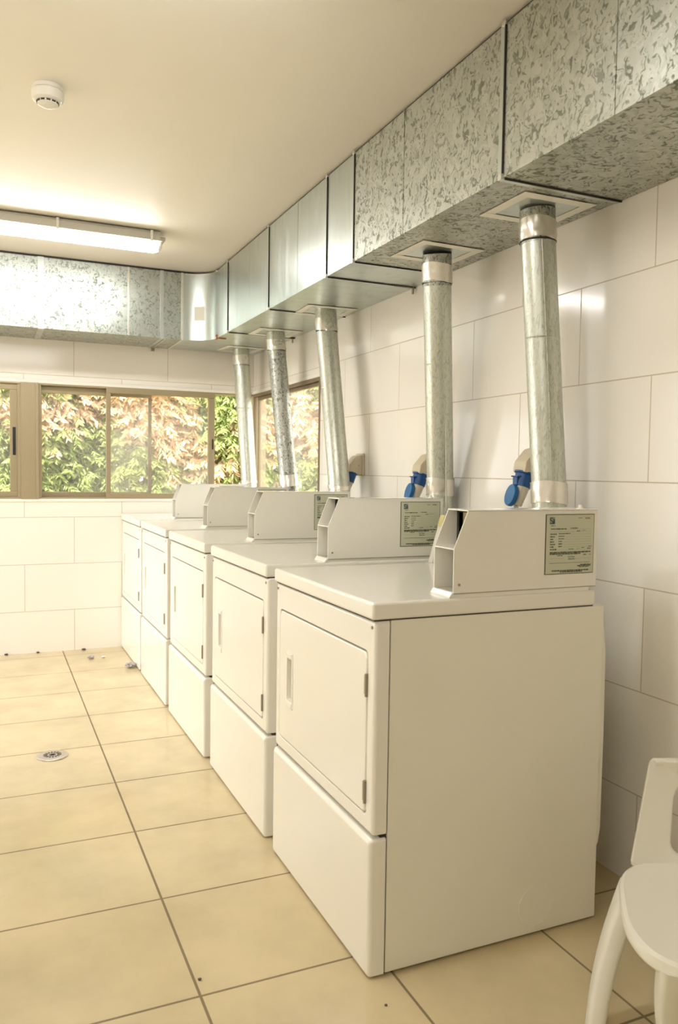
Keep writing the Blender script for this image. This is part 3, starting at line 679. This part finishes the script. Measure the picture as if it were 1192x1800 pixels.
ch = make_chair(Vector((.5315, -.5035, 0)), math.atan2(-.61, .79))
tag(ch, 'small white moulded plastic chair beside the nearest dryer, cut off by the photo edge', 'chair')

# ------------------------------------------------------------------ debris on the floor
def crumple(name, x, y, rad, m, label, cat, seed, flat_=.45, group=None):
    rnd = random.Random(seed); t = bmesh.new(); bmesh.ops.create_icosphere(t, subdivisions=3, radius=rad)
    for v in t.verts:
        v.co *= rnd.uniform(.62, 1.15); v.co.z *= flat_
    lo = min(v.co.z for v in t.verts)
    for v in t.verts: v.co.z -= lo
    b = MB(); b.merge(t, m); o = b.build(name, flat=True); o.location = (x, y, .0005); tag(o, label, cat, group); return o
crumple('lint_clump', -.235, 3.47, .022, M_LINT, 'small pale lint clump on the floor by the far wall, left of the other scrap', 'lint', 1)
crumple('paper_scrap', -.160, 3.470, .012, M_WPLASTIC, 'tiny white paper scrap on the floor right of the lint clump by the far wall', 'scrap', 2)
crumple('lint_clump', -.040, 3.165, .034, M_LINT, 'grey lint clump on the floor touching the foot of the last dryer', 'lint', 3)
crumple('dirt_speck', -.714, 3.742, .012, M_DIRT, 'dark speck where the floor meets the far wall, leftmost one', 'dirt', 4)
crumple('dirt_speck', -.527, 3.742, .010, M_DIRT, 'dark speck where the floor meets the far wall, the middle one', 'dirt', 5)
crumple('dirt_speck', -.249, 3.725, .014, M_DIRT, 'dark speck where the floor meets the far wall, the one right of the tile joint', 'dirt', 6)
crumple('dirt_speck', -.365, .153, .0045, M_DIRT, 'small dark speck on a beige floor tile beside a grout crossing, front left', 'dirt', 7)
crumple('dirt_speck', -.005, -.093, .0035, M_DIRT, 'tiny dark speck on the floor in front of the nearest dryer corner', 'dirt', 8)

# ------------------------------------------------------------------ hedge outside the windows
def shrub(name, cx, cy, rx, ry, hgt, nleaf, dryp, seed, label, name_cat='shrub'):
    rnd = random.Random(seed); r = empty(name, (cx, cy, -.06)); tag(r, label, name_cat, 'shrubs outside the windows')
    b = MB()
    for k in range(6):
        a = rnd.uniform(0, 2*PI); q = rnd.uniform(.05, .5)
        top = Vector((rx*q*math.cos(a), ry*q*math.sin(a), hgt*rnd.uniform(.75, .95)))
        b.tube([(rx*.1*math.cos(a), ry*.1*math.sin(a), 0), top*.5 + Vector((rnd.uniform(-.06, .06), 0, 0)), top], [.03, .018, .006], M_BARK, 8)
    b.build('stem', r)
    bufs = {0: ([], []), 1: ([], [])}
    ncl = nleaf * 13 // 140
    cl = [(rnd.uniform(0, 6), rnd.uniform(0, 6), rnd.uniform(0, 6)) for _ in range(3)]
    for _ in range(ncl):
        # a spray of drooping leaves on the shell of the crown
        th = rnd.uniform(0, 2*PI); zz = rnd.uniform(.03, 1); q = rnd.uniform(.72, 1.02) * (1 - .35*max(0, zz-.7)/.3)
        p = Vector((rx*q*math.cos(th), ry*q*math.sin(th), hgt*zz))
        pn = math.sin((cx+p.x)*3.1+cl[0][0]) + math.sin(p.z*4.3+cl[0][1]) + math.sin((cx+p.x)*6.7+p.z*5+cl[0][2])*.8 + math.sin((cy+p.y)*4)
        dry = (pn*.30 + rnd.uniform(-.25, .25)) > (0.5-dryp)*1.6 + (1.25-p.z)*.9*(p.z < 1.9)
        V, Fc = bufs[0 if dry else 1]
        out = Vector((math.cos(th), math.sin(th), 0)); bd = (out + Vector((rnd.uniform(-.7, .7), rnd.uniform(-.7, .7), rnd.uniform(-1.0, .15)))).normalized()
        side = bd.cross(Vector((0, 0, 1))).normalized(); Ls = rnd.uniform(.10, .20)
        for j in range(14):
            f = (j//2+1)/7; s_ = 1 if j % 2 else -1
            base = p + bd*Ls*f + Vector((0, 0, -.03*f*f))
            d = (bd*.75 + side*s_*rnd.uniform(.4, .9) + Vector((0, 0, rnd.uniform(-.6, .1)))).normalized()
            ll = rnd.uniform(.06, .10) * (1 if dry else .85); wd = ll*rnd.uniform(.13, .19) * (1.15 if dry else 1)
            n = d.cross(Vector((rnd.uniform(-1, 1), rnd.uniform(-1, 1), rnd.uniform(-.2, 1)))).normalized(); up = d.cross(n)
            i0 = len(V)
            V += [tuple(base), tuple(base + d*ll*.4 + n*wd + up*.004), tuple(base + d*ll + Vector((0, 0, -.006))), tuple(base + d*ll*.4 - n*wd + up*.004), tuple(base + d*ll*.42 - up*.003)]
            Fc += [(i0, i0+1, i0+4), (i0+1, i0+2, i0+4), (i0+2, i0+3, i0+4), (i0+3, i0, i0+4)]
    for k, (nm, m) in enumerate((('dry_leaves', M_LEAF_DRY), ('green_leaves', M_LEAF_G))):
        V, Fc = bufs[k]
        if not V: continue
        me = bpy.data.meshes.new(nm); me.from_pydata(V, [], Fc); me.materials.append(m); me.update()
        o = bpy.data.objects.new(nm, me); COL.objects.link(o); o.parent = r; o['kind'] = 'stuff'
    return r
shrub('shrub', -1.45, 6.25, .65, .50, 2.75, 52000, .45, 11, 'brown and green shrub outside, seen through the leftmost window pane')
shrub('shrub', -.45, 6.20, .66, .48, 2.80, 56000, .52, 12, 'shrub of dry peach-coloured leaves over green, outside the pane right of the wide mullion')
shrub('shrub', .50, 6.25, .64, .50, 2.75, 56000, .55, 13, 'mostly dry-leaved shrub outside, behind the two overlapping sliding sashes')
shrub('shrub', 1.45, 6.20, .64, .50, 2.80, 56000, .56, 14, 'green and tan shrub outside, seen through the open gap beside the corner')
shrub('shrub', 2.50, 6.05, .70, .60, 2.95, 56000, .42, 15, 'shrub outside, seen through the right-hand corner window near the corner post')
shrub('shrub', 3.25, 5.10, .70, .70, 2.95, 56000, .38, 16, 'shrub outside, seen through the right-hand corner window near its right jamb')
